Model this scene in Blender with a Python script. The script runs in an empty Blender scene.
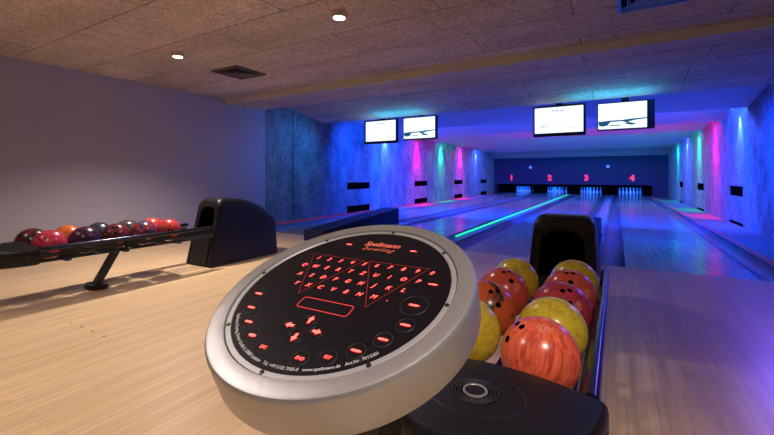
import bpy, bmesh, math, random
from mathutils import Vector, Matrix, noise
random.seed(4)
PI = math.pi
S = bpy.context.scene
C = S.collection
R = math.radians

# ------------------------------------------------------------------ helpers
def obj(name, bm, m, parent=None, loc=(0,0,0), rot=(0,0,0), smooth=False):
    me = bpy.data.meshes.new(name)
    if isinstance(bm, bmesh.types.BMesh):
        bmesh.ops.recalc_face_normals(bm, faces=bm.faces[:])
        bm.to_mesh(me); bm.free()
    else:
        me = bm
    for x in (m if isinstance(m, (list, tuple)) else [m]): me.materials.append(x)
    if smooth:
        me.polygons.foreach_set('use_smooth', [True]*len(me.polygons))
        try: me.set_sharp_from_angle(angle=R(smooth if smooth is not True else 40))
        except Exception: pass
    o = bpy.data.objects.new(name, me); C.objects.link(o)
    o.location = loc; o.rotation_euler = rot
    if parent: o.parent = parent
    return o
def tag(o, label, cat, group=None, kind=None):
    o['label'] = label; o['category'] = cat
    if group: o['group'] = group
    if kind: o['kind'] = kind
    return o
def thing(name, label, cat, loc=(0,0,0), rotz=0, group=None):
    o = bpy.data.objects.new(name, None); C.objects.link(o)
    o.location = loc; o.rotation_euler = (0,0,rotz); o.empty_display_size = .1
    return tag(o, label, cat, group)
def struct(name, bm, m, label, cat):
    o = obj(name, bm, m); return tag(o, label, cat, kind='structure')
def copy_tree(o, parent=None):
    c = o.copy(); C.objects.link(c); c.parent = parent
    for ch in list(kids.get(o.name, o.children)): copy_tree(ch, c)
    return c
kids = {}
def box(bm, x0, x1, y0, y1, z0, z1, mi=0):
    v = [bm.verts.new((x, y, z)) for z in (z0, z1) for y in (y0, y1) for x in (x0, x1)]
    for f in ((0,1,3,2),(4,6,7,5),(0,4,5,1),(2,3,7,6),(0,2,6,4),(1,5,7,3)):
        bm.faces.new([v[i] for i in f]).material_index = mi
    return v
def BX(*a):
    bm = bmesh.new(); box(bm, *a); return bm
def bev(bm, w, seg=2, ang=30):
    es = [e for e in bm.edges if len(e.link_faces) == 2 and e.calc_face_angle(0) > R(ang)]
    bmesh.ops.bevel(bm, geom=es, offset=w, segments=seg, affect='EDGES', profile=.5)
    return bm
def loft(bm, rings, cap0=True, cap1=True, closed=True, mi=0):
    vs = [[bm.verts.new(p) for p in r] for r in rings]
    n = len(vs[0])
    for a, b in zip(vs, vs[1:]):
        for i in range(n if closed else n-1):
            j = (i+1) % n
            bm.faces.new((a[i], a[j], b[j], b[i])).material_index = mi
    if cap0: bm.faces.new(vs[0]).material_index = mi
    if cap1: bm.faces.new(vs[-1][::-1]).material_index = mi
    return vs
def lathe(prof, n=48, bm=None, mi=0, cap=True, c=(0,0)):
    bm = bm or bmesh.new()
    rings = [[(c[0]+r*math.cos(2*PI*i/n), c[1]+r*math.sin(2*PI*i/n), z) for i in range(n)] for r, z in prof]
    loft(bm, rings, cap, cap, mi=mi); return bm
def tube(bm, pts, r, n=12, mi=0):
    pts = [Vector(p) for p in pts]; rings = []
    for i, p in enumerate(pts):
        d = (pts[min(i+1, len(pts)-1)] - pts[max(i-1, 0)]).normalized()
        up = Vector((0,0,1)) if abs(d.z) < .9 else Vector((0,1,0))
        s = d.cross(up).normalized(); t = s.cross(d)
        rr = r[i] if isinstance(r, (list, tuple)) else r
        rings.append([p + (s*math.cos(2*PI*k/n) + t*math.sin(2*PI*k/n))*rr for k in range(n)])
    loft(bm, rings, mi=mi); return bm
def prism(bm, poly, z0, z1, mi=0):
    loft(bm, [[(x, y, z0) for x, y in poly], [(x, y, z1) for x, y in poly]], mi=mi); return bm
def text_mesh(s, size, off=0, shear=0, sp=1, align='CENTER', ext=0.0):
    cu = bpy.data.curves.new('t', 'FONT'); cu.body = s; cu.size = size; cu.offset = off
    cu.shear = shear; cu.space_character = sp; cu.align_x = align; cu.align_y = 'CENTER'
    cu.extrude = ext; cu.resolution_u = 3
    o = bpy.data.objects.new('t', cu); C.objects.link(o)
    dg = bpy.context.evaluated_depsgraph_get(); dg.update()
    me = bpy.data.meshes.new_from_object(o.evaluated_get(dg))
    bpy.data.objects.remove(o); bpy.data.curves.remove(cu)
    me.materials.clear()
    return me

# ------------------------------------------------------------------ materials
def nt(name):
    m = bpy.data.materials.new(name); m.use_nodes = True
    t = m.node_tree; b = t.nodes['Principled BSDF']
    return m, t, b
def N(t, typ, **k):
    n = t.nodes.new(typ)
    for a, v in k.items():
        if a in n.inputs: n.inputs[a].default_value = v
        else: setattr(n, a, v)
    return n
def ramp(t, fac, stops, interp='LINEAR'):
    r = t.nodes.new('ShaderNodeValToRGB'); r.color_ramp.interpolation = interp
    e = r.color_ramp.elements
    while len(e) < len(stops): e.new(.5)
    for x, (p, c) in zip(e, stops): x.position = p; x.color = (*c, 1)
    t.links.new(fac, r.inputs[0]); return r
def coords(t, scale=(1,1,1), rot=(0,0,0), src='Object'):
    tc = t.nodes.new('ShaderNodeTexCoord'); mp = t.nodes.new('ShaderNodeMapping')
    mp.inputs['Scale'].default_value = scale; mp.inputs['Rotation'].default_value = rot
    t.links.new(tc.outputs[src], mp.inputs[0]); return mp.outputs[0]
def bump(t, b, h, s=.3, d=.01):
    n = t.nodes.new('ShaderNodeBump'); n.inputs['Strength'].default_value = s; n.inputs['Distance'].default_value = d
    t.links.new(h, n.inputs['Height']); t.links.new(n.outputs[0], b.inputs['Normal'])
def plain(name, col, rough=.5, metal=0, spec=.5, nz=0, nscale=200, coat=0):
    m, t, b = nt(name)
    b.inputs['Base Color'].default_value = (*col, 1); b.inputs['Roughness'].default_value = rough
    b.inputs['Metallic'].default_value = metal; b.inputs['Specular IOR Level'].default_value = spec
    b.inputs['Coat Weight'].default_value = coat
    n = N(t, 'ShaderNodeTexNoise', Scale=nscale, Detail=2.0); t.links.new(coords(t), n.inputs['Vector'])
    r = ramp(t, n.outputs[0], [(.3, [c*.93 for c in col]), (.7, [min(1, c*1.07) for c in col])])
    t.links.new(r.outputs[0], b.inputs['Base Color'])
    if nz: bump(t, b, n.outputs[0], nz, .001)
    return m
def emit(name, col, st):
    m, t, b = nt(name)
    b.inputs['Base Color'].default_value = (*[c*.3 for c in col], 1)
    b.inputs['Emission Color'].default_value = (*col, 1); b.inputs['Emission Strength'].default_value = st
    return m
def wood(name, c1, c2, rough, w=.036, spec=.5, seed=0):
    m, t, b = nt(name)
    co = coords(t, (1,1,1), (0,0,PI/2))
    br = N(t, 'ShaderNodeTexBrick', Scale=1.0)
    br.inputs['Brick Width'].default_value = 1.7; br.inputs['Row Height'].default_value = w
    br.inputs['Mortar Size'].default_value = .0007; br.inputs['Mortar Smooth'].default_value = .3
    br.inputs['Color1'].default_value = (*c1, 1); br.inputs['Color2'].default_value = (*c2, 1)
    br.inputs['Mortar'].default_value = (*[c*.62 for c in c2], 1); br.offset = .37
    t.links.new(co, br.inputs['Vector'])
    g = N(t, 'ShaderNodeTexNoise', Scale=1.0, Detail=4.0, Roughness=.6)
    t.links.new(coords(t, (70, 2.2, 20)), g.inputs['Vector'])
    gr = ramp(t, g.outputs[0], [(.3, (.8,.78,.76)), (.7, (1.06,1.05,1.03))])
    mx = N(t, 'ShaderNodeMixRGB', blend_type='MULTIPLY'); mx.inputs[0].default_value = .8
    t.links.new(br.outputs[0], mx.inputs[1]); t.links.new(gr.outputs[0], mx.inputs[2])
    l = N(t, 'ShaderNodeTexNoise', Scale=1.3, Detail=3.0); t.links.new(coords(t, (1.5,.5,1)), l.inputs['Vector'])
    lr = ramp(t, l.outputs[0], [(.3, (.9,.89,.88)), (.7, (1.03,1.03,1.03))])
    m2 = N(t, 'ShaderNodeMixRGB', blend_type='MULTIPLY'); m2.inputs[0].default_value = 1
    t.links.new(mx.outputs[0], m2.inputs[1]); t.links.new(lr.outputs[0], m2.inputs[2])
    t.links.new(m2.outputs[0], b.inputs['Base Color'])
    rr = N(t, 'ShaderNodeMapRange'); rr.inputs[3].default_value = rough*.8; rr.inputs[4].default_value = rough*1.2
    t.links.new(l.outputs[0], rr.inputs[0]); t.links.new(rr.outputs[0], b.inputs['Roughness'])
    b.inputs['Specular IOR Level'].default_value = spec
    return m
def concrete(name, a, c, streak=True):
    m, t, b = nt(name)
    n = N(t, 'ShaderNodeTexNoise', Scale=1.0, Detail=9.0, Roughness=.68)
    t.links.new(coords(t, (3.4,3.4,2.0) if streak else (4,4,4)), n.inputs['Vector'])
    n2 = N(t, 'ShaderNodeTexNoise', Scale=1.0, Detail=6.0, Roughness=.7); t.links.new(coords(t, (15,15,11)), n2.inputs['Vector'])
    ad = N(t, 'ShaderNodeMath', operation='MULTIPLY'); t.links.new(n.outputs[0], ad.inputs[0]); t.links.new(n2.outputs[0], ad.inputs[1])
    r = ramp(t, ad.outputs[0], [(.17, a), (.25, [x*.45+y*.55 for x, y in zip(a, c)]), (.33, c)])
    t.links.new(r.outputs[0], b.inputs['Base Color']); b.inputs['Roughness'].default_value = .75
    bump(t, b, n2.outputs[0], .5, .01)
    return m
def woodwool(name, c1, c2, off=0):
    # fibrous wood-wool board laid in long panels
    m, t, b = nt(name)
    co = coords(t)
    n = N(t, 'ShaderNodeTexNoise', Scale=26.0, Detail=6.0, Roughness=.75, Distortion=1.2); t.links.new(co, n.inputs['Vector'])
    r = ramp(t, n.outputs[0], [(.34, c1), (.58, c2)])
    big = N(t, 'ShaderNodeTexNoise', Scale=1.6, Detail=4.0, Roughness=.6); t.links.new(coords(t, (.6,1.6,1)), big.inputs['Vector'])
    br_ = ramp(t, big.outputs[0], [(.3, (.78,.76,.74)), (.7, (1.08,1.07,1.05))])
    mx = N(t, 'ShaderNodeMixRGB', blend_type='MULTIPLY'); mx.inputs[0].default_value = 1
    t.links.new(r.outputs[0], mx.inputs[1]); t.links.new(br_.outputs[0], mx.inputs[2])
    bk = N(t, 'ShaderNodeTexBrick', Scale=1.0); bk.offset = .45
    bk.inputs['Brick Width'].default_value = 2.0; bk.inputs['Row Height'].default_value = .62
    bk.inputs['Mortar Size'].default_value = .008; bk.inputs['Mortar Smooth'].default_value = .6
    bk.inputs['Color1'].default_value = (1,1,1,1); bk.inputs['Color2'].default_value = (.80,.79,.78,1); bk.inputs['Mortar'].default_value = (.38,.35,.33,1)
    mp = t.nodes.new('ShaderNodeMapping'); mp.inputs['Location'].default_value = (.3+off,.19,0); t.links.new(co, mp.inputs[0]); t.links.new(mp.outputs[0], bk.inputs['Vector'])
    m2 = N(t, 'ShaderNodeMixRGB', blend_type='MULTIPLY'); m2.inputs[0].default_value = 1
    t.links.new(mx.outputs[0], m2.inputs[1]); t.links.new(bk.outputs[0], m2.inputs[2])
    t.links.new(m2.outputs[0], b.inputs['Base Color']); b.inputs['Roughness'].default_value = .9
    bump(t, b, n.outputs[0], .7, .012)
    return m
def ballmat(name, c1, c2, kind='swirl', scale=9, c3=None):
    m, t, b = nt(name)
    if kind == 'streak':
        n = N(t, 'ShaderNodeTexNoise', Scale=1.0, Detail=5.0, Roughness=.6, Distortion=.6)
        t.links.new(coords(t, (75,75,9)), n.inputs['Vector'])
        st = [(.38, c1), (.5, c2), (.62, [min(1, x*1.25) for x in c2])]
    elif kind == 'speckle':
        n = N(t, 'ShaderNodeTexNoise', Scale=45.0, Detail=6.0, Roughness=.7, Distortion=.4)
        t.links.new(coords(t), n.inputs['Vector'])
        st = [(.36, c1), (.5, c2), (.68, [min(1, x*1.15) for x in c2])]
    else:
        n = N(t, 'ShaderNodeTexNoise', Scale=scale, Detail=5.0, Roughness=.55, Distortion=1.8)
        t.links.new(coords(t), n.inputs['Vector'])
        st = [(.38, c1), (.47, [(x+y)/2 for x, y in zip(c1, c2)]), (.56, c2)]
        if kind == 'patch': st = [(.56, c1), (.60, [x*.4 for x in c1]), (.63, c2)]
    if c3: st = [(.36, c3), (.42, c1), (.5, c1), (.58, c2)]
    r = ramp(t, n.outputs[0], st)
    t.links.new(r.outputs[0], b.inputs['Base Color'])
    b.inputs['Roughness'].default_value = .24; b.inputs['Specular IOR Level'].default_value = .5
    return m

M = {}
M['floor'] = wood('maple_floor', (.76,.55,.33), (.66,.46,.26), .36)
M['lane'] = wood('lane_boards', (.36,.30,.24), (.29,.24,.19), .19, spec=.8)
M['wall'] = plain('painted_plaster', (.40,.40,.48), .8, nz=.3, nscale=90)
M['conc'] = concrete('bare_concrete', (.10,.105,.115), (.26,.27,.28))
M['ceil'] = woodwool('wood_wool_board', (.36,.30,.26), (.80,.70,.63))
M['ceil2'] = plain('soffit_board', (.50,.50,.52), .8, nz=.5, nscale=30)
M['fascia'] = plain('fascia_board', (.60,.57,.55), .7, nz=.3, nscale=40)
M['blackp'] = plain('black_plastic', (.008,.008,.009), .38, spec=.32, nz=.12, nscale=500)
M['blackm'] = plain('black_metal', (.022,.022,.025), .30, metal=.3)
M['dark'] = plain('matt_black', (.002,.002,.002), .9, spec=0)
M['navy'] = plain('navy_panel', (.012,.014,.055), .6, spec=.2)
M['gutter'] = plain('gutter_plastic', (.07,.07,.09), .42, spec=.5)
M['cap'] = plain('divider_capping', (.16,.16,.2), .5)
M['ledge'] = plain('ledge_board', (.09,.09,.10), .5)
M['alu'] = plain('silver_paint', (.38,.375,.385), .34, metal=.65, nz=.35, nscale=900)
M['alu2'] = plain('silver_ring', (.42,.415,.43), .42, metal=.5, nz=.2, nscale=900)
M['plate'] = plain('smoked_plate', (.005,.004,.007), .45, spec=.15, nz=.06, nscale=900)
M['print'] = plain('white_print', (.45,.45,.47), .6)
M['logo'] = plain('orange_print', (.75,.16,.11), .6)
M['outline'] = plain('printed_outline', (.004,.004,.005), .5)
M['redline'] = emit('dim_red_line', (1,.04,.04), .16)
M['keyred'] = emit('lit_key', (1,.10,.08), 3.6)
M['keyhalo'] = emit('key_glow_halo', (.8,.0,.01), .28)  # glow around the lit keys, painted as a larger dim red backing
M['pin'] = plain('pin_white', (.8,.8,.82), .3)
M['rednum'] = emit('glowing_red_number', (1,.03,.10), .95)
M['redstrip'] = emit('glowing_red_strip', (1,.05,.03), .10)
M['greentube'] = emit('glowing_green_tube', (.01,.9,.34), 1.5)
M['tubeoff'] = plain('unlit_green_tube', (.16,.22,.10), .3)
M['lens'] = emit('lamp_lens', (1,.88,.74), 30)
M['lampbody'] = plain('cream_lamp_housing', (.62,.52,.40), .4)
M['chrome'] = plain('chrome', (.7,.7,.72), .18, metal=1)
M['bolt'] = plain('dark_bolt', (.06,.055,.05), .35, metal=.8)
M['spotb'] = plain('spot_housing', (.15,.15,.17), .5)
M['screen'] = emit('lit_screen', (.80,.93,1), 1.25)
M['scrgrey'] = emit('screen_grey', (.20,.26,.38), .7)
M['scrblue'] = emit('screen_blue', (.01,.10,.22), .8)
M['mark'] = plain('ball_print', (.70,.36,.27), .4)
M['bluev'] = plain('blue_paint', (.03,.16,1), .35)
M['ventm'] = plain('grey_vent', (.10,.085,.085), .5)
M['dimdisc'] = emit('sensor_window', (.10,.30,.9), .8)

# ------------------------------------------------------------------ setting
XL, XR = -5.8, 2.03
YF, YM = 4.81, 21.6            # foul line, masking plane
YB = -3.2
struct('floor', BX(XL-.2, XR+.2, YB-.2, YF, -.2, 0), M['floor'], 'pale maple approach floor of thin boards running towards the lanes', 'floor')
struct('floor', BX(XL-.2, XR+.2, YF+.001, 25, -.25, -.12), M['dark'], 'dark sub-floor under the four lanes', 'floor')

CZ, FZ = 2.276, 2.19
struct('ceiling', BX(XL-.2, XR+.2, YB-.2, 4.42, CZ, CZ+.15), M['ceil'], 'rough brown fibre board ceiling over the approach', 'ceiling')
struct('trim_1', BX(XL-.2, XR+.2, 4.4205, 4.445, FZ, CZ+.1), M['fascia'], 'pale board edge where the ceiling steps down', 'trim')
struct('ceiling', BX(XL-.2, XR+.2, 4.4455, 5.15, FZ+.003, FZ+.16), M['ceil'], 'lowered strip of fibre board ceiling before the lanes', 'ceiling')
def slope(y0, z0, y1, z1, m, name, lab):
    bm = bmesh.new()
    pr = [(y0, z0), (y1, z1), (y1+.05, z1), (y1+.05, z1+.08), (y0, z0+.1)]
    loft(bm, [[(XL-.2, y, z) for y, z in pr], [(XR+.2, y, z) for y, z in pr]])
    return struct(name, bm, m, lab, 'ceiling')
slope(5.151, 2.52, 7.0, 2.17, M['ceil'], 'ceiling', 'sloping fibre board ceiling bay above the monitors')
struct('trim_2', BX(XL-.2, XR+.2, 5.1505, 5.18, FZ+.16, 2.75), M['ceil2'], 'upright back edge of the lowered ceiling', 'trim')
edges = [7.05, 9.3, 11.4, 13.5, 15.65, 17.85, 20.0]
for i, (a, b_) in enumerate(zip(edges, edges[1:])):
    slope(a+.055, 2.56, b_, 2.19, M['ceil2'], 'ceiling', 'smooth sloping ceiling bay over the lanes, number %s from the front' % ('one two three four five six'.split()[i]))
    struct('trim_%d' % (i+3), BX(XL-.2, XR+.2, a+.0505, a+.0545, 2.2, 2.7), M['ceil2'], 'upright riser closing the ceiling bay behind bay edge %s' % ('one two three four five six'.split()[i]), 'trim')
slope(20.06, 2.45, YM-.02, 1.93, M['ceil2'], 'ceiling', 'last sloping ceiling bay, running down to the navy panel over the pins')

def wall_holes(x0, x1, y0, y1, z0, z1, holes):
    """a slab facing X with rectangular holes"""
    bm = bmesh.new()
    ys = sorted({y0, y1, *[h[0] for h in holes], *[h[1] for h in holes]})
    for a, b_ in zip(ys, ys[1:]):
        hs = sorted([(h[2], h[3]) for h in holes if h[0] <= a and h[1] >= b_])
        z = z0
        for h0, h1 in hs:
            if h0 > z: box(bm, x0, x1, a, b_, z, h0)
            z = h1
        box(bm, x0, x1, a, b_, z, z1)
    return bm
holesL = []
for y in (7.95, 11.75, 15.45, 19.15):
    holesL += [(y, y+1.05, .62, .80), (y, y+1.05, .03, .205)]
holesR = []
for y in (9.6, 13.35, 17.1):
    holesR += [(y, y+1.03, .565, .765), (y, y+1.03, .0, .07)]
struct('wall_left', BX(XL-.2, XL, YB-.2, 5.30, 0, 2.7), M['wall'], 'plain mauve-grey plaster wall beside the approach', 'wall')
struct('wall_left', wall_holes(XL-.2, XL, 5.301, 25, -.12, 2.8, holesL), M['conc'], 'mottled bare concrete wall left of lane one', 'wall')
struct('wall_right', wall_holes(XR, XR+.2, YB-.2, 25, -.12, 2.8, holesR), M['conc'], 'bare concrete wall right of lane four', 'wall')
struct('wall_front', BX(XL-.2, XR+.2, YB-.35, YB-.2, -.1, 2.5), M['wall'], 'plaster wall behind the viewer', 'wall')
struct('wall_back', BX(XL-.2, XR+.2, 24.6, 24.8, -.12, 2.8), M['dark'], 'black back of the pin pit', 'wall')
# wall joints and conduits
for y in (6.05, 9.55): 
    struct('trim_%d' % (20+int(y)), BX(XL-.001, XL+.004, y, y+.012, .05, 2.35 if y < 7 else 2.2), M['dark'], 'dark upright joint in the left concrete wall', 'trim')
od = {'at': ('first', 'second', 'third', 'fourth')}
for i, (y0, y1, z0, z1) in enumerate(holesL):
    o = obj('wall_vent', (lambda bm: (box(bm, XL-.03, XL-.02, y0+.001, y1-.001, z0+.001, z1-.001), bm)[1])(bmesh.new()), M['dark'])
    tag(o, 'black %s slot in the left concrete wall, %s pair from the front' % ('upper' if i % 2 == 0 else 'lower', od['at'][i//2]), 'wall vent', 'slots in the left wall')
for i, (y0, y1, z0, z1) in enumerate(holesR):
    o = obj('wall_vent', BX(XR+.02, XR+.03, y0+.001, y1-.001, z0+.001, z1-.001), M['dark'])
    tag(o, 'black %s slot in the right concrete wall, %s pair from the front' % ('upper' if i % 2 == 0 else 'floor level', od['at'][i//2]), 'wall vent', 'slots in the right wall')
for i, (y0, z0, z1) in enumerate(((10.55, 1.28, 1.93), (10.85, .98, 2.15))):
    bm = tube(bmesh.new(), [(XL+.016, y0, z0), (XL+.016, y0, z1)], .013, 8)
    tag(obj('wall_conduit', bm, M['cap'], smooth=True), ('short' if i == 0 else 'long') + ' pale upright pipe on the left wall behind the monitors', 'pipe')

# ------------------------------------------------------------------ lanes
LC = [-4.59, -2.86, -1.17, .62]
names = ['one, farthest left', 'two, left of the green tube', 'three, right of the green tube', 'four, farthest right']
for i, x in enumerate(LC):
    o = obj('bowling_lane', BX(x-.533, x+.533, YF+.002, 24.2, -.12, 0), M['lane'])
    tag(o, 'glossy wooden bowling lane ' + names[i], 'bowling lane', 'bowling lanes')
    for s in (-1, 1):
        bm = bmesh.new(); n = 10; w = .235; d = .07
        xc = x + s*(.533 + .004 + w/2); th = .01
        prof = [(xc - w/2 + w*k/n, -d*math.sin(PI*k/n)**.6) for k in range(n+1)]
        prof[0] = (xc-w/2, 0); prof[-1] = (xc+w/2, 0)
        pr = prof + [(a, -.1) for a, _ in prof[::-1]]
        loft(bm, [[(a, YF+.002, z) for a, z in pr], [(a, 24.2, z) for a, z in pr]])
        tag(obj('gutter', bm, M['gutter'], smooth=35), 'dark channel along the %s edge of lane %s' % ('left' if s < 0 else 'right', names[i].split(',')[0]), 'gutter', 'gutters beside the lanes')
G = .533+.004+.235+.003
def divider(x0, x1, lab):
    bm = bmesh.new(); w = (x1-x0)
    box(bm, x0, x1, YF+.002, 24.2, -.1, .0)
    o = obj('lane_divider', bm, M['cap']); tag(o, lab, 'lane divider', 'dividers between the lanes')
    for k in (.22, .78):
        r = bmesh.new(); xx = x0+w*k; hw = .035
        pr = [(xx-hw, 0.0005), (xx-hw*.7, .02), (xx, .027), (xx+hw*.7, .02), (xx+hw, 0.0005)]
        loft(r, [[(a, 7.2, z) for a, z in pr], [(a, 21.5, z) for a, z in pr]])
        obj('ridge', r, M['cap'], o, smooth=50)
    return o
divider(LC[0]+G, LC[1]-G, 'long ridged capping between lanes one and two')
divider(LC[2]+G, LC[3]-G, 'long ridged capping between lanes three and four')
bm = BX(LC[1]+G, LC[2]-G, YF+.002, 24.2, -.1, .03)
tag(obj('lane_divider', bm, M['cap']), 'long flat capping under the green tube, between lanes two and three', 'lane divider', 'dividers between the lanes')
# side ledges with red edge
bm = BX(XL+.001, LC[0]-G, YF+.002, 24.2, -.1, .0)
tag(obj('side_ledge', bm, M['cap']), 'narrow dark ledge between lane one and the left wall', 'ledge')
bm = BX(XL+.004, XL+.035, 5.31, 21.5, .001, .026)
tag(obj('edge_strip', bm, M['redstrip']), 'thin red edge strip along the foot of the left wall', 'edge strip')
bm = BX(LC[3]+G, XR-.001, YF+.002, 24.2, -.1, .0)
tag(obj('side_ledge', bm, M['ledge']), 'wide dark ledge between lane four and the right wall', 'ledge')
bm = bev(BX(LC[3]+G-.0, LC[3]+G+.05, YF+.002, 21.5, .001, .035), .006)
tag(obj('side_capping', bm, M['cap']), 'dark raised capping along the right gutter of lane four', 'capping')
bm = tube(bmesh.new(), [(LC[3]+G+.03, YF+.01, .0435), (LC[3]+G+.03, 21.5, .0435)], .008, 8)
tag(obj('edge_strip', bm, M['redstrip'], smooth=True), 'thin red edge strip on the capping right of lane four', 'edge strip')
# green tube on its capping
t_ = thing('light_tube', 'long glowing green light tube on the capping between lanes two and three', 'light tube', (-2.08, YF+.15, .03))
obj('lit_tube', tube(bmesh.new(), [(0, .62, .022), (0, 16.4, .022)], .012, 10), M['greentube'], t_, smooth=True)
obj('tube_end', tube(bmesh.new(), [(0, 0, .022), (0, .615, .022)], .012, 10), M['tubeoff'], t_, smooth=True)
# ramp covers behind the ball returns
for (x0, x1, lab) in ((-4.0, -3.65, 'low wedge shaped dark cover rising between lanes one and two'), (-.56, -.19, 'low wedge shaped dark cover rising behind the near ball return')):
    bm = bmesh.new(); pr = [(3.95, .0), (3.95, .12), (6.7, .335), (6.7, 0.001)]
    pr = [(4.4, .0005), (4.4, .16), (6.7, .335), (6.7, .0005)]
    loft(bm, [[(x0, y, z) for y, z in pr], [(x1, y, z) for y, z in pr]])
    tag(obj('track_cover', bev(bm, .008), M['navy'], smooth=30), lab, 'track cover', 'wedge covers behind the ball returns')

# ------------------------------------------------------------------ masking, numbers, pins
mk = bmesh.new()
box(mk, XL+.002, XR-.002, YM, YM+.06, .545, 1.925)
box(mk, 1.44, XR-.002, YM, YM+.06, .001, .5448)
box(mk, XL+.002, -5.62, YM, YM+.06, .001, .5448)
mask = obj('masking_panel', mk, M['navy']); tag(mask, 'wide navy panel over the pins carrying the four red numbers', 'masking panel')
for n_, x in zip('1234', (-4.86, -2.94, -1.26, .65)):
    me = text_mesh(n_, .38, off=.022, ext=.006)
    tag(obj('lane_number', me, M['rednum'], loc=(x, YM-.0061, .87), rot=(R(90), 0, 0)), 'glowing red number %s on the navy panel' % dict(zip('1234',('one','two','three','four')))[n_], 'lane number')
for x, w_ in ((-3.886, 'left, between numbers 1 and 2'), (-.34, 'right, between numbers 3 and 4')):
    bm = lathe([(.075, 0), (.075, .02), (.06, .03)], 20)
    tag(obj('panel_lamp', bm, M['dimdisc'], loc=(x, YM, 1.43), rot=(R(90), 0, 0), smooth=True), 'small round pale blue lamp on the navy panel, ' + w_, 'lamp')
# pit dividers
for x in (-5.55, (LC[0]+LC[1])/2, (LC[1]+LC[2])/2, (LC[2]+LC[3])/2, 1.45):
    bm = BX(x-.13, x+.13, 22.2, 24.5, .036, 1.2)
    tag(obj('pit_partition', bm, M['dark']), 'black partition beside the pins, ' + {0: 'left of lane one', 1: 'between lanes one and two', 2: 'between lanes two and three', 3: 'between lanes three and four', 4: 'right of lane four'}[[-5.55, (LC[0]+LC[1])/2, (LC[1]+LC[2])/2, (LC[2]+LC[3])/2, 1.45].index(x)], 'partition')
pinprof = [(.0, 0), (.026, 0), (.029, .01), (.045, .06), (.0605, .115), (.057, .16), (.042, .205), (.026, .24), (.0228, .265), (.026, .30), (.0323, .345), (.028, .367), (.016, .378), (.0, .381)]
pinprof = [(max(r, .0005), z) for r, z in pinprof]
pin0 = None
for i, x in enumerate(LC):
    for row in range(4):
        for k in range(row+1):
            px, py = x + (k-row/2)*.3048, 23.1+row*.264
            if pin0 is None:
                pin0 = obj('bowling_pin', lathe(pinprof, 16), M['pin'], smooth=60); p = pin0
            else:
                p = pin0.copy(); C.objects.link(p)
            p.location = (px, py, .0005)
            tag(p, 'white bowling pin standing under red number %s' % ('one','two','three','four')[i], 'bowling pin', 'pins standing under number %s' % ('one','two','three','four')[i])

# ------------------------------------------------------------------ monitors
def monitor(x0, x1, z0, z1, bl, br_, bt, bb, kind, lab):
    y = 7.12; t = thing('monitor', lab, 'monitor', ((x0+x1)/2, y, z0), 0, None)
    w = x1-x0; h = z1-z0
    bm = bmesh.new()
    box(bm, -w/2, w/2, .012, .06, 0, h)
    obj('housing', bev(bm, .004, 1), M['blackp'], t)
    bm = bmesh.new()
    a0, a1, c0, c1 = -w/2, w/2, 0, h
    box(bm, a0, a0+bl, 0, .0118, c0, c1); box(bm, a1-br_, a1, 0, .0118, c0, c1)
    box(bm, a0+bl, a1-br_, 0, .0118, c0, c0+bb); box(bm, a0+bl, a1-br_, 0, .0118, c1-bt, c1)
    obj('bezel', bm, M['blackp'], t)
    sx0, sx1, sz0, sz1 = a0+bl, a1-br_, bb, h-bt
    sc = obj('screen', BX(sx0, sx1, .006, .0115, sz0, sz1), M['screen'], t)
    sw, sh = sx1-sx0, sz1-sz0
    def patch(nm, poly, m):
        bm = bmesh.new(); vs = [bm.verts.new((sx0+u*sw, .0052, sz0+v*sh)) for u, v in poly]; bm.faces.new(vs)
        return obj(nm, bm, m, sc)
    def q(u0, u1, v0, v1):
        g = bmesh.new(); f = [g.verts.new((sx0+u*sw, .0052, sz0+v*sh)) for u, v in ((u0,v0),(u1,v0),(u1,v1),(u0,v1))]; g.faces.new(f)
        obj('screen_mark', g, M['scrgrey'], sc)
    if kind == 'a':
        for u in (.36,.42,.47,.54,.58): q(u, u+.035, .84, .885)
        q(.14,.19,.27,.31); q(.05,.08,.19,.22); q(.22,.26,.24,.27)
        rnd = random.Random(3)
        for k in range(14):
            u = rnd.uniform(.05,.9); v = rnd.uniform(.04,.3); q(u, u+rnd.uniform(.03,.1), v, v+.008)
    else:
        q(.12,.135,.76,.84)
        patch('screen_picture', [(0,.30),(.25,.33),(.5,.33),(.7,.36),(1,.38),(1,.34),(.75,.30),(.62,.25),(.8,.15),(.7,.12),(.5,.2),(.45,.11),(.28,.11),(.22,.15),(.12,.11),(.02,.13)], M['scrblue'])
        hl = bmesh.new()
        vs = [hl.verts.new((sx0+u*sw, .0048, sz0+v*sh)) for u, v in ((.2,.15),(.26,.27),(.5,.28),(.6,.22),(.52,.14))]; hl.faces.new(vs)
        obj('screen_white_shape', hl, M['screen'], sc)  # white shape within the screen picture
    bm = BX(-.05, .05, .0602, .12, h*.35, 2.34-z0); obj('hanger', bm, M['blackm'], t)
    return t
monitor(-4.73, -3.92, 1.65, 2.16, .035, .035, .03, .055, 'a', 'small lit monitor in a black frame, farthest left of the four')
monitor(-3.78, -3.035, 1.69, 2.15, .015, .035, .015, .03, 'b', 'second lit monitor from the left, blue picture along its bottom')
monitor(-1.235, -.425, 1.63, 2.147, .025, .035, .03, .055, 'a', 'third lit monitor from the left in a thick black frame')
monitor(-.262, .505, 1.68, 2.118, .015, .10, .015, .02, 'b', 'lit monitor farthest right, with a broad dark right frame')

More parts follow.
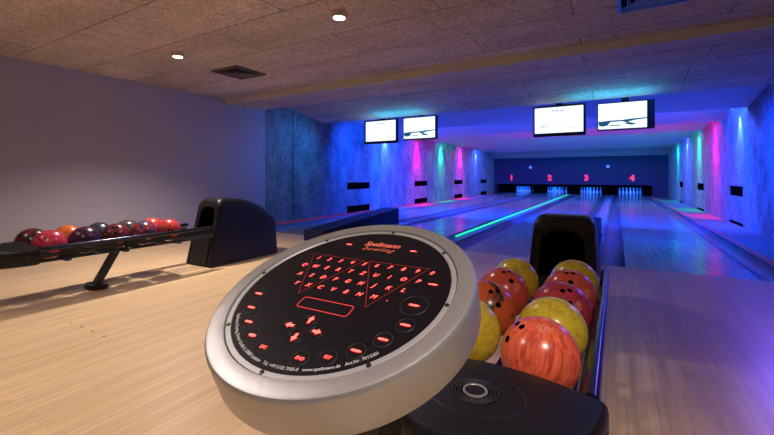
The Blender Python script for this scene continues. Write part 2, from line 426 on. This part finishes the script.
# ------------------------------------------------------------------ ceiling fittings
def downlight(x, y, lab):
    t = thing('downlight', lab, 'ceiling lamp', (x, y, CZ), 0, 'ceiling downlights')
    obj('housing', lathe([(.062, -.0003), (.062, -.045), (.055, -.052), (.048, -.052), (.046, -.042), (.02, -.030)], 36), M['lampbody'], t, smooth=True)
    obj('lens', lathe([(.044, -.0425), (.044, -.049), (.03, -.0515), (.001, -.052)], 32), M['lens'], t, smooth=True)
    return t
downlight(-1.925, 2.53, 'round white ceiling lamp nearer the middle of the ceiling')
downlight(-4.04, 2.485, 'round cream ceiling lamp above the left ball return')
def diffuser(x0, y0, lab, m, drop):
    w = .46; t = thing('ceiling_vent', lab, 'ceiling vent', (x0+w/2, y0+w/2, CZ), 0)
    bm = bmesh.new()
    def ring(a, b_, za, zb):
        ra = [(-a,-a,za),(a,-a,za),(a,a,za),(-a,a,za)]; rb = [(-b_,-b_,zb),(b_,-b_,zb),(b_,b_,zb),(-b_,b_,zb)]
        vs = loft(bm, [ra, rb], False, False)
        return vs
    h = w/2
    rings = [[(-s,-s,z),(s,-s,z),(s,s,z),(-s,s,z)] for s, z in ((h,-.0005),(h,-drop),(h-.02,-drop-.004),(h-.03,-.004),(h-.03,-.0005))]
    loft(bm, rings, False, False)
    obj('frame', bm, m, t)
    obj('backing', BX(-h+.031, h-.031, -h+.031, h-.031, -.003, -.0006), M['dark'], t)
    for k, s in enumerate((.165, .115, .065)):
        bm = bmesh.new()
        loft(bm, [[(-a,-a,z),(a,-a,z),(a,a,z),(-a,a,z)] for a, z in ((s-.022,-.006),(s,-drop-.006),(s+.004,-drop-.004),(s-.016,-.004))], False, False)
        obj('louver', bm, m, t)
    return t
diffuser(-4.36, 3.12, 'square grey ceiling vent left of the middle lamp', M['ventm'], .022)
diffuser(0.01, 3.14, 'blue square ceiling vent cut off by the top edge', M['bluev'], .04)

# ------------------------------------------------------------------ ball returns
def arch(w0, w1, h, y0, lean, r=.07, nside=7, ncor=6, ntop=6, zb=.002):
    """closed loop of an arch standing on the floor, half width w0 at the foot, w1 at the head"""
    pts = []
    hc = h - r
    for k in range(nside): 
        z = zb + (hc-zb)*k/nside; pts.append((-(w0+(w1-w0)*(z/h)), z))
    for k in range(ncor):
        a = PI - (PI/2)*k/ncor; pts.append((-(w1-r)+r*math.cos(a), hc+r*math.sin(a)))
    for k in range(ntop): 
        pts.append((-(w1-r)+2*(w1-r)*k/ntop, h))
    for k in range(ncor):
        a = PI/2 - (PI/2)*k/ncor; pts.append(((w1-r)+r*math.cos(a), hc+r*math.sin(a)))
    for k in range(nside+1):
        z = hc + (zb-hc)*k/nside; pts.append(((w0+(w1-w0)*(z/h)), z))
    return [(x, y0+lean*z, z) for x, z in pts]
def ball_return(loc, lab):
    t = thing('ball_return', lab, 'ball return', loc, 0, 'ball return racks')
    # hood
    bm = bmesh.new()
    ro = [arch(.207,.165,.67,.0,.20,.05), arch(.208,.170,.70,.02,.20,.06), arch(.208,.170,.712,.07,.18,.06),
          arch(.208,.170,.712,.20,.14,.06), arch(.208,.168,.70,.36,.10,.06), arch(.208,.165,.665,.54,.07,.06),
          arch(.208,.160,.60,.72,.05,.06), arch(.206,.155,.52,.86,.03,.06), arch(.19,.14,.46,.95,.02,.06)]
    vs = loft(bm, ro, False, True)
    def opening(d, sx, z0, z1, n):
        return [(x, .20*(z+z0)+d, z+z0) for (x, y, z) in arch(.170*sx, .150*sx, z1-z0, 0, 0, .075, zb=0)]
    inner0 = opening(0, .80, .34, .63, 0); inner1 = opening(.012, .76, .35, .618, 0); inner2 = opening(.40, .66, .37, .56, 0)
    iv = [[bm.verts.new(p) for p in r] for r in (inner0, inner1, inner2)]
    chain = [vs[0]] + iv
    for k, (a, b_) in enumerate(zip(chain, chain[1:])):
        for i in range(len(a)):
            j = (i+1) % len(a); f = bm.faces.new((a[i], a[j], b_[j], b_[i])); f.material_index = 1 if k == 2 else 0
    bm.faces.new(iv[-1]).material_index = 1
    obj('hood', bm, [M['blackp'], M['dark']], t, smooth=38)
    fp = bmesh.new(); box(fp, -.135, .135, -.012, .002, .03, .31)
    for v in fp.verts: v.co.y += .20*v.co.z
    obj('front_panel', bev(fp, .006), M['blackm'], t, smooth=30)
    # rails
    y0, y1 = -1.41, .03
    for s in (-1, 1):
        obj('outer_rail', tube(bmesh.new(), [(s*.227, y0+.01, .42), (s*.227, y1, .42)], .020, 20), M['rail'], t, smooth=45)
        obj('side_bar', bev(BX(*sorted((s*.206, s*.194)), y0, -.0, .355, .400), .003), M['blackm'], t)
        for q in (-.055, .055):
            obj('inner_rail', tube(bmesh.new(), [(s*.114+q, y0, .3215), (s*.114+q, .06, .3215)], .011, 12), M['blackm'], t, smooth=45)
    obj('middle_bar', bev(BX(-.009, .009, y0, .06, .285, .31), .003), M['blackm'], t)
    for k, y in enumerate((-1.2, -.78, -.3)):
        obj('cross_bar', bev(BX(-.17, .17, y-.02, y+.02, .297, .309), .004), M['blackm'], t)
    obj('bracket', bev(BX(.2062, .228, -.78-.035, -.78+.035, .345, .40), .004), M['blackp'], t)
    # leg and foot
    leg = bmesh.new()
    loft(leg, [[(-.035, -.965, .03), (.035, -.965, .03), (.035, -.915, .03), (-.035, -.915, .03)], [(-.035, -.82, .2845), (.035, -.82, .2845), (.035, -.77, .2845), (-.035, -.77, .2845)]])
    obj('leg', bev(leg, .008), M['blackm'], t, smooth=30)
    ft = bmesh.new()
    loft(ft, [[(.135*k*math.cos(a), -.94+.075*k*math.sin(a), z) for a in [2*PI*i/32 for i in range(32)]] for k, z in ((.97,.001),(1,.008),(1,.026),(.93,.034),(.6,.037))])
    obj('foot', ft, M['blackp'], t, smooth=35)
    # end cap
    cap = bmesh.new()
    def outl(k, z, dome=0, yb=-1.405):
        n = 28; P = []
        for i in range(n+1):
            a = PI + PI*i/n
            ex = .9
            cx_, sy = math.cos(a), math.sin(a)
            x = math.copysign(abs(cx_)**ex, cx_)*.264*k; y = yb - .0 + (-(abs(sy)**ex))*.34*k + (1-k)*(-.10)
            P.append((x, y, z + dome*(1-(x/.264)**2)))
        P += [(x_, yb+(1-k)*(-.10), z+dome*(1-(x_/.264)**2)) for x_ in [.264*k*(1-2*i/12) for i in range(1, 12)]]
        return P
    loft(cap, [outl(.93, .315), outl(.99, .325), outl(1, .345), outl(1, .405, .02), outl(.985, .420, .028), outl(.95, .4285, .03), outl(.6, .430, .03), outl(.2, .430, .03)])
    ec = obj('end_cap', cap, M['blackp'], t, smooth=38)
    zt = .4605
    # oval groove, fan grille
    gr = bmesh.new(); n = 56
    def ell(a, b_, z): return [(a*math.cos(2*PI*i/n), -1.565+b_*math.sin(2*PI*i/n), z-.03*(a*math.cos(2*PI*i/n)/.264)**2) for i in range(n)]
    loft(gr, [ell(.112,.098,zt-.006), ell(.112,.098,zt-.0005), ell(.1095,.0955,zt+.0004), ell(.107,.093,zt-.0005), ell(.107,.093,zt-.006)], False, False)
    obj('oval_rim', gr, M['blackm'], ec, smooth=True)
    bm = lathe([(.0525, zt-.008), (.0525, zt-.0002), (.001, zt-.0001)], 40, c=(0, -1.565)); obj('fan_well', bm, M['dark'], ec)
    for r_ in (.051, .0455, .040, .0345):
        g = bmesh.new(); tube_pts = [(r_*math.cos(2*PI*i/40), -1.565+r_*math.sin(2*PI*i/40), zt+.0012) for i in range(40)]
        rr = [[(p[0]*1, p[1], p[2])] for p in tube_pts]
        loft(g, [[((r_+dr)*math.cos(2*PI*i/40), -1.565+(r_+dr)*math.sin(2*PI*i/40), zt+dz) for i in range(40)] for dr, dz in ((-.0008,0),(-.0005,.0014),(.0005,.0014),(.0008,0))], False, False)
        obj('grille_ring', g, M['grill'], ec, smooth=60)
    g = bmesh.new()
    loft(g, [[(r_*math.cos(2*PI*i/40), -1.565+r_*math.sin(2*PI*i/40), zt+dz) for i in range(40)] for r_, dz in ((.0285,0),(.0275,.0028),(.0235,.0030),(.0225,.0015))], False, False)
    obj('hub_ring', g, M['hub'], ec, smooth=60)
    obj('fan_hub', lathe([(.0223, zt), (.0223, zt+.002), (.001, zt+.0025)], 32, c=(0, -1.565)), M['blackp'], ec, smooth=True)
    for a in (60, 150, 240, 330):
        g = bmesh.new(); d = Vector((math.cos(R(a)), math.sin(R(a)), 0)); s_ = Vector((-d.y, d.x, 0))
        c0 = Vector((0, -1.565, zt+.0016)); P = [c0+d*.029+s_*.0012, c0+d*.052+s_*.0012, c0+d*.052-s_*.0012, c0+d*.029-s_*.0012]
        loft(g, [[tuple(p) for p in P], [tuple(p+Vector((0,0,.0012))) for p in P]])
        obj('spoke', g, M['blackm'], ec)
    obj('screw', lathe([(.004, zt-.006), (.004, zt-.0025), (.001, zt-.0023)], 14, c=(.085, -1.58)), M['bolt'], ec)
    obj('screw', lathe([(.010, -.002), (.010, .004), (.002, .005)], 16), M['bolt'], ec, loc=(.260, -1.47, .385), rot=(0, R(90), 0))
    return t
M['rail'] = plain('rail_black', (.03,.035,.06), .22, metal=.7)
M['grill'] = plain('grille_grey', (.06,.06,.065), .35)
M['hub'] = plain('worn_silver', (.42,.40,.38), .35, metal=.6)
rackL = ball_return((-3.837, 2.58, 0), 'black ball return rack with a tall hood by the grey wall, at left')
rackN = ball_return((-.278, 2.44, 0), 'black ball return rack with a fan grille, in the right foreground')

# ------------------------------------------------------------------ bowling balls
BR = .108
def sphere(r, u=40, v=24):
    bm = bmesh.new(); bmesh.ops.create_uvsphere(bm, u_segments=u, v_segments=v, radius=r); return bm
ballmesh = None
def ball(x, y, mat, lab, group, hole=None, mark=None, rot=(0,0,0), z=.4365):
    """hole / mark: direction from the ball's centre"""
    t = thing('bowling_ball', lab, 'bowling ball', (x, y, z-BR), 0, group)
    o = obj('shell', sphere(BR), mat, t, loc=(0,0,BR), rot=rot, smooth=True)
    for f in o.data.polygons: f.use_smooth = True
    inv = o.rotation_euler.to_matrix().inverted()
    if hole:
        d0 = Vector(hole).normalized(); a = d0.cross(Vector((0,0,1))); a = a.normalized() if a.length > .05 else Vector((1,0,0)); b2 = d0.cross(a)
        for k, (u, v, r_) in enumerate(((-.0135, 0, .0095), (.0135, .002, .0095), (.0, .06, .0105))):
            d = (d0*BR + a*u + b2*v).normalized()
            q = (inv @ d).to_track_quat('Z', 'Y')
            bm = lathe([(r_, -.006), (r_, -.0004), (r_*.9, .0002), (.0005, .0004)], 20)
            h = obj('finger_hole', bm, M['dark'], o); h.rotation_mode = 'QUATERNION'
            h.rotation_quaternion = q; h.location = (inv @ d)*(BR-.0003)
    if mark:
        d = Vector(mark).normalized(); q = (inv @ d).to_track_quat('Z', 'Y'); 
        bm = bmesh.new()
        def arcring(r0, r1, a0, a1, cx=0):
            n = 20; L = []
            for i in range(n+1):
                a = a0+(a1-a0)*i/n
                for r_ in (r0, r1):
                    x_, y_ = cx+r_*math.cos(a), r_*math.sin(a)
                    L.append(bm.verts.new((x_, y_, math.sqrt((BR+.0004)**2-x_*x_-y_*y_)-BR)))
            for i in range(n): bm.faces.new((L[2*i], L[2*i+1], L[2*i+3], L[2*i+2]))
        arcring(.0075, .0095, 0, 2*PI, 0); arcring(.0025, .0042, 0, 2*PI, 0)
        arcring(.016, .0185, R(110), R(250)); arcring(.022, .024, R(140), R(220))
        h = obj('emblem', bm, M['mark'], o); h.rotation_mode = 'QUATERNION'; h.rotation_quaternion = q; h.location = (inv @ d)*BR
    return t
Y1, Y2 = (.40,.29,.02), (.58,.45,.035)
B = dict(
 yellow=ballmat('ball_yellow', Y1, Y2, 'speckle'),
 coral=ballmat('ball_coral', (.52,.07,.035), (.74,.12,.06), 'streak'),
 coral2=ballmat('ball_coral_marbled', (.50,.065,.04), (.60,.09,.05), 'swirl', 9),
 wine=ballmat('ball_wine', (.27,.02,.035), (.36,.035,.05), 'streak'),
 orblk=ballmat('ball_orange_black', (.52,.09,.025), (.03,.03,.04), 'patch', 5),
 orange=ballmat('ball_orange', (.55,.10,.02), (.62,.15,.03), 'swirl'),
 magenta=ballmat('ball_magenta', (.28,.015,.05), (.48,.04,.08), 'streak'),
 redblk=ballmat('ball_red_black', (.20,.01,.02), (.02,.02,.025), 'swirl', 7),
 maroonnavy=ballmat('ball_maroon_navy', (.10,.012,.03), (.02,.015,.06), 'swirl', 9),
 navy=ballmat('ball_navy', (.015,.02,.05), (.05,.05,.09), 'swirl'),
 black=ballmat('ball_dark_grey', (.02,.02,.022), (.07,.06,.06), 'swirl'),
 rednavy=ballmat('ball_red_navy', (.02,.02,.04), (.16,.015,.025), 'swirl', 6),
 redblue=ballmat('ball_red_blue_white', (.25,.02,.03), (.04,.04,.12), 'swirl', 8, (.3,.25,.35)),
 pinkred=ballmat('ball_pink_red', (.42,.03,.035), (.52,.06,.06), 'swirl'))
gn = 'bowling balls on the near rack'; gl = 'bowling balls on the left rack'
xr, xl = -.176, -.431
ball(-.189, 1.19, B['coral'], 'large streaky coral ball nearest the fan grille', gn, (-.45,-.30,.84), (.25,-.40,.88), (R(-25),R(8),0))
ball(-.184, 1.408, B['yellow'], 'mottled yellow ball right behind the streaky coral one', gn, None, None, (.3,.5,0))
ball(-.183, 1.634, B['wine'], 'dark wine red ball in the middle of the right hand row', gn, (.22,-.45,.87), (.62,-.62,.5), (.9,.2,.4))
ball(xr, 1.87, B['coral2'], 'coral red ball between the wine red one and the rearmost yellow', gn, (.05,-.30,.95), (.68,-.60,.38), (.9,.4,.1))
ball(xr, 2.10, B['yellow'], 'mottled yellow ball at the back of the right hand row by the hood', gn, None, None, (1.3,.5,2))
ball(xl, 1.27, B['yellow'], 'mottled yellow ball half hidden by the round silver console', gn, None, None, (2.3,.9,0))
ball(xl, 1.505, B['orblk'], 'orange ball with a black swirl in the left hand row', gn, (.36,-.42,.80), None, (1.0,.3,2.2))
ball(xl, 1.755, B['coral2'], 'coral red ball behind the orange and black one', gn, (.20,-.25,.95), (.66,-.62,.40), (.5,1.4,.1))
ball(xl, 2.0, B['yellow'], 'mottled yellow ball at the back of the left hand row by the hood', gn, None, None, (.2,1.5,.9))
for y, m, lab, h in ((1.28, 'magenta', 'magenta red ball at the near end of the left rack front row', None), (1.51, 'maroonnavy', 'very dark maroon ball, second in the left rack front row', None),
                  (1.74, 'rednavy', 'navy and dark red ball in the middle of the left rack front row', (.55,-.3,.75)), (1.97, 'redblue', 'red ball with blue and white swirls on the left rack', (-.3,-.3,.9)),
                  (2.2, 'pinkred', 'plain pinkish red ball in the front row closest to the left hood', (.85,-.35,.1))):
    ball(-3.837+.114, y, B[m], lab, gl, h, None, (y*3, y*2, y))
for y, m, lab in ((1.25, 'redblk', 'black and dark red ball behind the magenta one'), (1.48, 'orange', 'bright orange ball in the back row of the left rack'),
                  (1.71, 'navy', 'dark navy ball in the back row behind the very dark maroon one'), (1.94, 'black', 'dark grey ball in the back row of the left rack'),
                  (2.17, 'pinkred', 'pinkish red ball at the back row end by the left hood')):
    ball(-3.837-.114, y, B[m], lab, gl, None, None, (y*5, y*3, y))

# ------------------------------------------------------------------ approach dots
for k in range(5):
    o = obj('approach_dot', lathe([(.008, .0002), (.008, .0008), (.001, .001)], 16), M['bolt'], loc=(-3.2+.1425*k, 1.165, 0))
    tag(o, 'small dark dot let into the maple floor, %s from the left of the row' % ('first second third fourth fifth'.split()[k]), 'floor dot', 'row of dots in the approach floor')

# ------------------------------------------------------------------ keypad console
DR = .19; DO = .19*1.013; TILT = R(21.6); DC = Vector((-.3445, .461, .7885))
base = Vector((-.325, .50, 0))
con = thing('keypad_console', 'round silver scoring console with glowing red keys on a black plate', 'console', base)
con_rot = (TILT, 0, 0)
L = DC - base
body = obj('body', lathe([(DR*.876, -.004), (DR*.876, .0006), (DR*.881, .0026), (DO-.007, .0032), (DO-.003, .0020), (DO-.0007, -.0010), (DO, -.004), (DO, -.050), (DO-.001, -.053), (DO-.005, -.055), (.02, -.055)], 128, cap=False), M['alu'], con, loc=L, rot=con_rot, smooth=35)
ring = obj('ring', lathe([(DR*.833, -.004), (DR*.833, .0), (DR*.836, .0006), (DR*.868, .0006), (DR*.871, .0), (DR*.871, -.004)], 128, cap=False), M['alu2'], con, loc=L, rot=con_rot, smooth=35)
obj('seam', lathe([(DR*.871, -.003), (DR*.876, -.003)], 96, cap=False), M['dark'], con, loc=L, rot=con_rot)
plate = obj('faceplate', lathe([(DR*.833, -.003), (DR*.8328, -.0004), (.001, -.0004)], 96), M['plate'], con, loc=L, rot=con_rot, smooth=30)
for k in range(8):
    a = PI/4*k
    bm = lathe([(.0032, -.001), (.0032, .0002), (.0028, .0012), (.0012, .0014), (.001, .0005)], 16)
    obj('screw', bm, M['bolt'], ring, loc=(DR*.866*math.cos(a)*.985, DR*.866*math.sin(a)*.985, .0004), smooth=True)
# stand
obj('post', bev(BX(-.035, .035, -.03, .04, .012, .73), .004), M['blackm'], con)
obj('foot_plate', bev(BX(-.11, .11, -.12, .10, .001, .012), .003), M['blackm'], con)
nk = bmesh.new(); loft(nk, [[(-.06,-.05,.70),(.06,-.05,.70),(.06,.05,.70),(-.06,.05,.70)], [(-.07,-.10,.681),(.07,-.10,.681),(.07,.06,.744),(-.07,.06,.744)]])
obj('mount', nk, M['blackm'], con)
ZK = .0002
def key(name, me, mats, x, y, z=ZK, rz=0):
    o = obj(name, me, mats, plate, loc=(x*DR, y*DR, z), rot=(0,0,rz)); return o
def glow_glyph(s, size, x, y, shear=.32, name='lit_letter'):
    a = text_mesh(s, size, off=.0, shear=shear)
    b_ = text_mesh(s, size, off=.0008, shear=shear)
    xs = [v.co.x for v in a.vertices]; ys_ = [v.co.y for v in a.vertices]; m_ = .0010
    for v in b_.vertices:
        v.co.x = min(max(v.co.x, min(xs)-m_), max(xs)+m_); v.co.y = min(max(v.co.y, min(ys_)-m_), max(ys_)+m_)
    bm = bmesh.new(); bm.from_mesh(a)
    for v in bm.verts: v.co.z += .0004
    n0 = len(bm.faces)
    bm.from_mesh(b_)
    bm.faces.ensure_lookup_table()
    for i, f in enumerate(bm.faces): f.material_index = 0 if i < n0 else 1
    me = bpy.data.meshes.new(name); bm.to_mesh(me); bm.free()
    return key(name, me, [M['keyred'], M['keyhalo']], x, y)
rows = [('1234567890', -.492, .1225, .322), ('QWERTZUIOP', -.556, .1228, .200), ('ASDFGHJKL', -.499, .1232, .076), ('YXCVBNM.', -.435, .1232, -.045)]
for s, x0, dx, y in rows:
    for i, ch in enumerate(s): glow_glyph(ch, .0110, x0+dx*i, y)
def bar(x, y, w, h, name='lit_key', rz=0):
    bm = bmesh.new()
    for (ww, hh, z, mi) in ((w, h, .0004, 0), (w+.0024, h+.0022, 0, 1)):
        n = 24; P = []
        for i in range(n):
            a = 2*PI*i/n; c_, s_ = math.cos(a), math.sin(a)
            P.append(bm.verts.new((math.copysign(abs(c_)**.6, c_)*ww/2, math.copysign(abs(s_)**.8, s_)*hh/2, z)))
        bm.faces.new(P).material_index = mi
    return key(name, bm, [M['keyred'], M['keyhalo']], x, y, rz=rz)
def outline(x, y, r, w=.0006, name='key_outline', sy=1):
    bm = bmesh.new(); n = 40
    loft(bm, [[(q*math.cos(2*PI*i/n), q*sy*math.sin(2*PI*i/n), z) for i in range(n)] for q, z in ((r-w, 0), (r, .0003), (r+w, 0))], False, False)
    return key(name, bm, M['outline'], x, y, .0001)
bar(-.33, .588, .011, .0026, 'indicator_lamp'); bar(.334, .588, .011, .0026, 'indicator_lamp')
bar(.675, .192, .0135, .0026); bar(.637, -.055, .0145, .0030); outline(.637, -.055, .0185)
for k, a in enumerate((-20.3, -34.3, -48.5, -62.7, -77.2)):
    for s in (1, -1):
        x, y = s*.707*math.cos(R(a)), .707*math.sin(R(a))
        outline(x, y, .0115)
        if k < 3: bar(x, y, .0135, .0030)
        elif k == 3: 
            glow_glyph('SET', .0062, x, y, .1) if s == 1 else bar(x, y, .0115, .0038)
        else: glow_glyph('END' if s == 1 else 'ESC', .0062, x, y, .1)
for (x, y, a) in ((-.125, -.467, PI), (.114, -.467, 0), (-.006, -.381, PI/2), (-.006, -.553, -PI/2)):
    bm = bmesh.new()
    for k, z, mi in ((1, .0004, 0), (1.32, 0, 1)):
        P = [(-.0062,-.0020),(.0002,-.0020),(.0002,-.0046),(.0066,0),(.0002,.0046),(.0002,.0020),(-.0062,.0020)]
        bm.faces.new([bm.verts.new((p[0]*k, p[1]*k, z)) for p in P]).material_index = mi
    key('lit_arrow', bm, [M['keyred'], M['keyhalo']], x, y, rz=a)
    outline(x, y, .0105, .0003)
def polyline(name, P, w, m, x=0, y=0, z=ZK):
    bm = bmesh.new(); n = len(P); P = [Vector((a*DR, b_*DR)) for a, b_ in P]; I, O = [], []
    for i in range(n):
        d1 = (P[i]-P[i-1]).normalized(); d2 = (P[(i+1) % n]-P[i]).normalized()
        n1 = Vector((-d1.y, d1.x)); n2 = Vector((-d2.y, d2.x)); mm = (n1+n2).normalized()
        k = w/2/max(.45, mm.dot(n1)); I.append(P[i]+mm*k); O.append(P[i]-mm*k)
    vi = [bm.verts.new((p.x, p.y, 0)) for p in I]; vo = [bm.verts.new((p.x, p.y, 0)) for p in O]
    for i in range(n):
        j = (i+1) % n; bm.faces.new((vi[i], vi[j], vo[j], vo[i]))
    return key(name, bm, m, x, y, z)
polyline('red_triangle', [(-.585,.378), (-.318,-.155), (-.025,.372)], .0007, M['redline'])
polyline('red_triangle', [(.025,.372), (.308,-.160), (.57,.372)], .0007, M['redline'])
rc = []
for cx_, cy_, a0 in ((.205,-.20,0), (-.205,-.20,90), (-.205,-.262,180), (.205,-.262,270)):
    for k in range(5):
        a = R(a0+22.5*k); rc.append((cx_+.024*math.cos(a), cy_+.024*math.sin(a)))
M['redline2'] = emit('red_line', (1,.05,.05), .75)
polyline('red_frame', rc, .0013, M['redline2'])
# logo and ring of small print
lg = text_mesh('Spellmann', .0178, off=.0004, shear=.3, sp=.95)
key('maker_logo', lg, M['logo'], 0, .635, .0001)
lg = text_mesh('bowling', .0140, off=.0001, shear=.7, sp=1.35)
key('maker_logo', lg, M['logo'], -.005, .558, .0001)
me = text_mesh('Spellmann Bowling, Borner Straße 8, 30880 Laatzen   Tel. +49 5102 7005-0   www.spellmann.de   Art.Nr. 7012201', .0068, off=.0001)
xs = [v.co.x for v in me.vertices]; x0, x1 = min(xs), max(xs)
a0, a1 = R(-142.5), R(-39.5); r0 = .790*DR
sc_ = (a1-a0)*r0/(x1-x0)
for v in me.vertices:
    a = a0+(v.co.x-x0)/(x1-x0)*(a1-a0); r_ = r0 - v.co.y*min(1.0, sc_*1.1)
    v.co = (r_*math.cos(a), r_*math.sin(a), v.co.z)
key('printed_address', me, M['print'], 0, 0, .0001)

# ------------------------------------------------------------------ lights
def light(typ, name, loc, col, e, rot=(0,0,0), **k):
    l = bpy.data.lights.new(name, typ); l.color = col; l.energy = e
    for a, v in k.items(): setattr(l, a, v)
    o = bpy.data.objects.new(name, l); C.objects.link(o); o.location = loc; o.rotation_euler = rot
    return o
WARM = (1, .86, .77)
for x, y, e in ((-4.04, 2.485, 185), (-1.925, 2.53, 50), (-4.04, .1, 20), (-1.925, .1, 90), (.6, -.1, 110)):
    light('SPOT', 'downlight_beam', (x, y, CZ-.06), WARM, e*1.6, spot_size=R(122), spot_blend=.8, shadow_soft_size=.035)
BLUE, WHT, RED, GRN, TEAL = (.0,.055,1), (.05,.11,1), (1,.0,.22), (.0,1,.38), (.0,.75,.62)
cols = {'W': WHT, 'R': RED, 'G': GRN, 'T': TEAL}
ys0 = (9.8, 11.9, 14.0, 16.15, 18.35)
word = ('first', 'second', 'third', 'fourth', 'fifth', 'sixth')
M['glW'] = emit('lens_blue_white', (.45,.6,1), 6); M['glR'] = emit('lens_red', (1,.12,.14), 6); M['glG'] = emit('lens_green', (.1,1,.5), 6); M['glT'] = emit('lens_teal', (.1,1,.7), 6)
for side, seq in ((-1, 'WRGRW'), (1, 'WRGWT')):
    for i, (y, c) in enumerate(zip(ys0, seq)):
        X = (XL+.09) if side < 0 else (XR-.09)
        t = thing('wall_spotlight', 'small %s spotlight shining down the %s wall, %s from the front' % ({'W':'blue-white','R':'red','G':'green','T':'teal'}[c], 'left' if side < 0 else 'right', word[i]), 'spotlight', (X + side*.0885, y, 2.27), 0, 'spotlights along the %s wall' % ('left' if side < 0 else 'right'))
        obj('arm', BX(*sorted((0, -side*.06)), -.012, .012, -.012, .012), M['spotb'], t)
        obj('housing', lathe([(.03, .05), (.034, .045), (.034, -.04), (.030, -.04), (.028, -.02), (.01, -.018)], 20, c=(-side*.0885, 0)), M['spotb'], t, smooth=True)
        obj('lens', lathe([(.028, -.031), (.027, -.034), (.001, -.036)], 20, c=(-side*.0885, 0)), M['gl'+c], t)
        light('SPOT', 'spotlight_beam', (X, y, 2.215), cols[c], {'R': 1300, 'W': 820}.get(c, 720), rot=(0, R(6)*(-side)*-1*(-1), 0), spot_size=R(54), spot_blend=1, shadow_soft_size=.02)
        light('POINT', 'spotlight_spill', (X-side*.8, y-.14, 2.40), cols[c], {'R': 40, 'W': 170}.get(c, 30), shadow_soft_size=.05)
# added blue area lights, unseen behind the bay edges
for i, (a, e) in enumerate(zip(edges, (0, 600, 80, 60, 200, 70, 90))):
    light('AREA', 'blue_bay_fill', ((XL+XR)/2, a+.14, 2.44 if i else 2.185), BLUE, e*1.9+8, shape='RECTANGLE', size=6.8, size_y=.06)
def aim(o, p):
    o.rotation_euler = (Vector(p)-o.location).to_track_quat('-Z', 'Y').to_euler()
aim(light('SPOT', 'blue_wall_fill', (-4.5, 7.3, 2.15), (0,.07,1), 560, spot_size=R(105), spot_blend=1, shadow_soft_size=.1), (-5.8, 8.6, 1.1))  # added spot without a fixture, turns the left wall blue
aim(light('SPOT', 'blue_wall_fill', (.9, 7.3, 2.15), (0,.05,1), 700, spot_size=R(100), spot_blend=1, shadow_soft_size=.1), (2.03, 8.0, .9))  # added spot without a fixture, turns the right wall blue
for x in (-3.7, .2):
    aim(light('SPOT', 'blue_lane_fill', (x, 7.4, 2.15), (0,.06,1), 430, spot_size=R(125), spot_blend=1, shadow_soft_size=.1), (x, 8.0, 0))  # added unseen fill, spreads blue over the lanes
aim(light('SPOT', 'violet_floor_fill', (1.85, 6.9, 2.05), (.2,.10,1), 130, spot_size=R(70), spot_blend=1, shadow_soft_size=.1), (1.75, 3.3, 0))  # added unseen fill, tints the right of the approach violet
aim(light('SPOT', 'teal_wall_fill', (-4.6, 6.7, 2.0), (0,.2,.8), 110, spot_size=R(100), spot_blend=1, shadow_soft_size=.1), (-5.8, 6.0, 1.3))  # added unseen fill for the near end of the concrete wall
for x in (-4.6, -2.9, -1.2, .5, 1.4):
    aim(light('SPOT', 'blue_near_lane_fill', (x, 7.12, 2.14), (0,.085,1), 250, spot_size=R(78), spot_blend=.9, shadow_soft_size=.08), (x, 6.55, 0))  # added unseen spots, blue fill for the lanes near the foul line
for a, c, e in zip(edges[1:], ((0,.08,1), (1,0,.45), (0,.8,.6), (0,.12,1), (0,.6,.7), (0,.1,.9)), (30, 110, 60, 30, 50, 14)):
    light('AREA', 'bay_tint_fill', (-.8, a+.13, 2.36), c, e, rot=(R(100), 0, 0), shape='RECTANGLE', size=4.2, size_y=.05)  # added unseen area light, colours the sloping bay ceiling
# added unseen lights for the teal glow on the ceiling by the monitors
for x in (-3.75, -.1):
    light('AREA', 'teal_ceiling_fill', (x, 6.80, 1.98), (0,.5,.9), 3.2, rot=(R(172), 0, 0), shape='RECTANGLE', size=1.1, size_y=.2)
# pin deck lights
for i, x in enumerate(LC):
    light('AREA', 'pin_light', (x, 22.4, .95), (.0,.12,1), 55, rot=(R(35), 0, 0), shape='RECTANGLE', size=1.1, size_y=.06)
w = bpy.data.worlds.new('World'); S.world = w; w.use_nodes = True
w.node_tree.nodes['Background'].inputs[0].default_value = (.02,.02,.03,1); w.node_tree.nodes['Background'].inputs[1].default_value = .2

# ------------------------------------------------------------------ camera
cd = bpy.data.cameras.new('Camera'); cam = bpy.data.objects.new('Camera', cd); C.objects.link(cam)
cam.location = (0, 0, .95); cam.rotation_euler = (R(90), 0, R(30.3))
cd.sensor_width = 36; cd.lens = 36*392/774; cd.shift_y = -41/774; cd.clip_start = .02; cd.clip_end = 100
S.camera = cam
S.view_settings.view_transform = 'Standard'; S.view_settings.look = 'None'
S.view_settings.exposure = 0; S.view_settings.gamma = 1; S.view_settings.use_curve_mapping = False
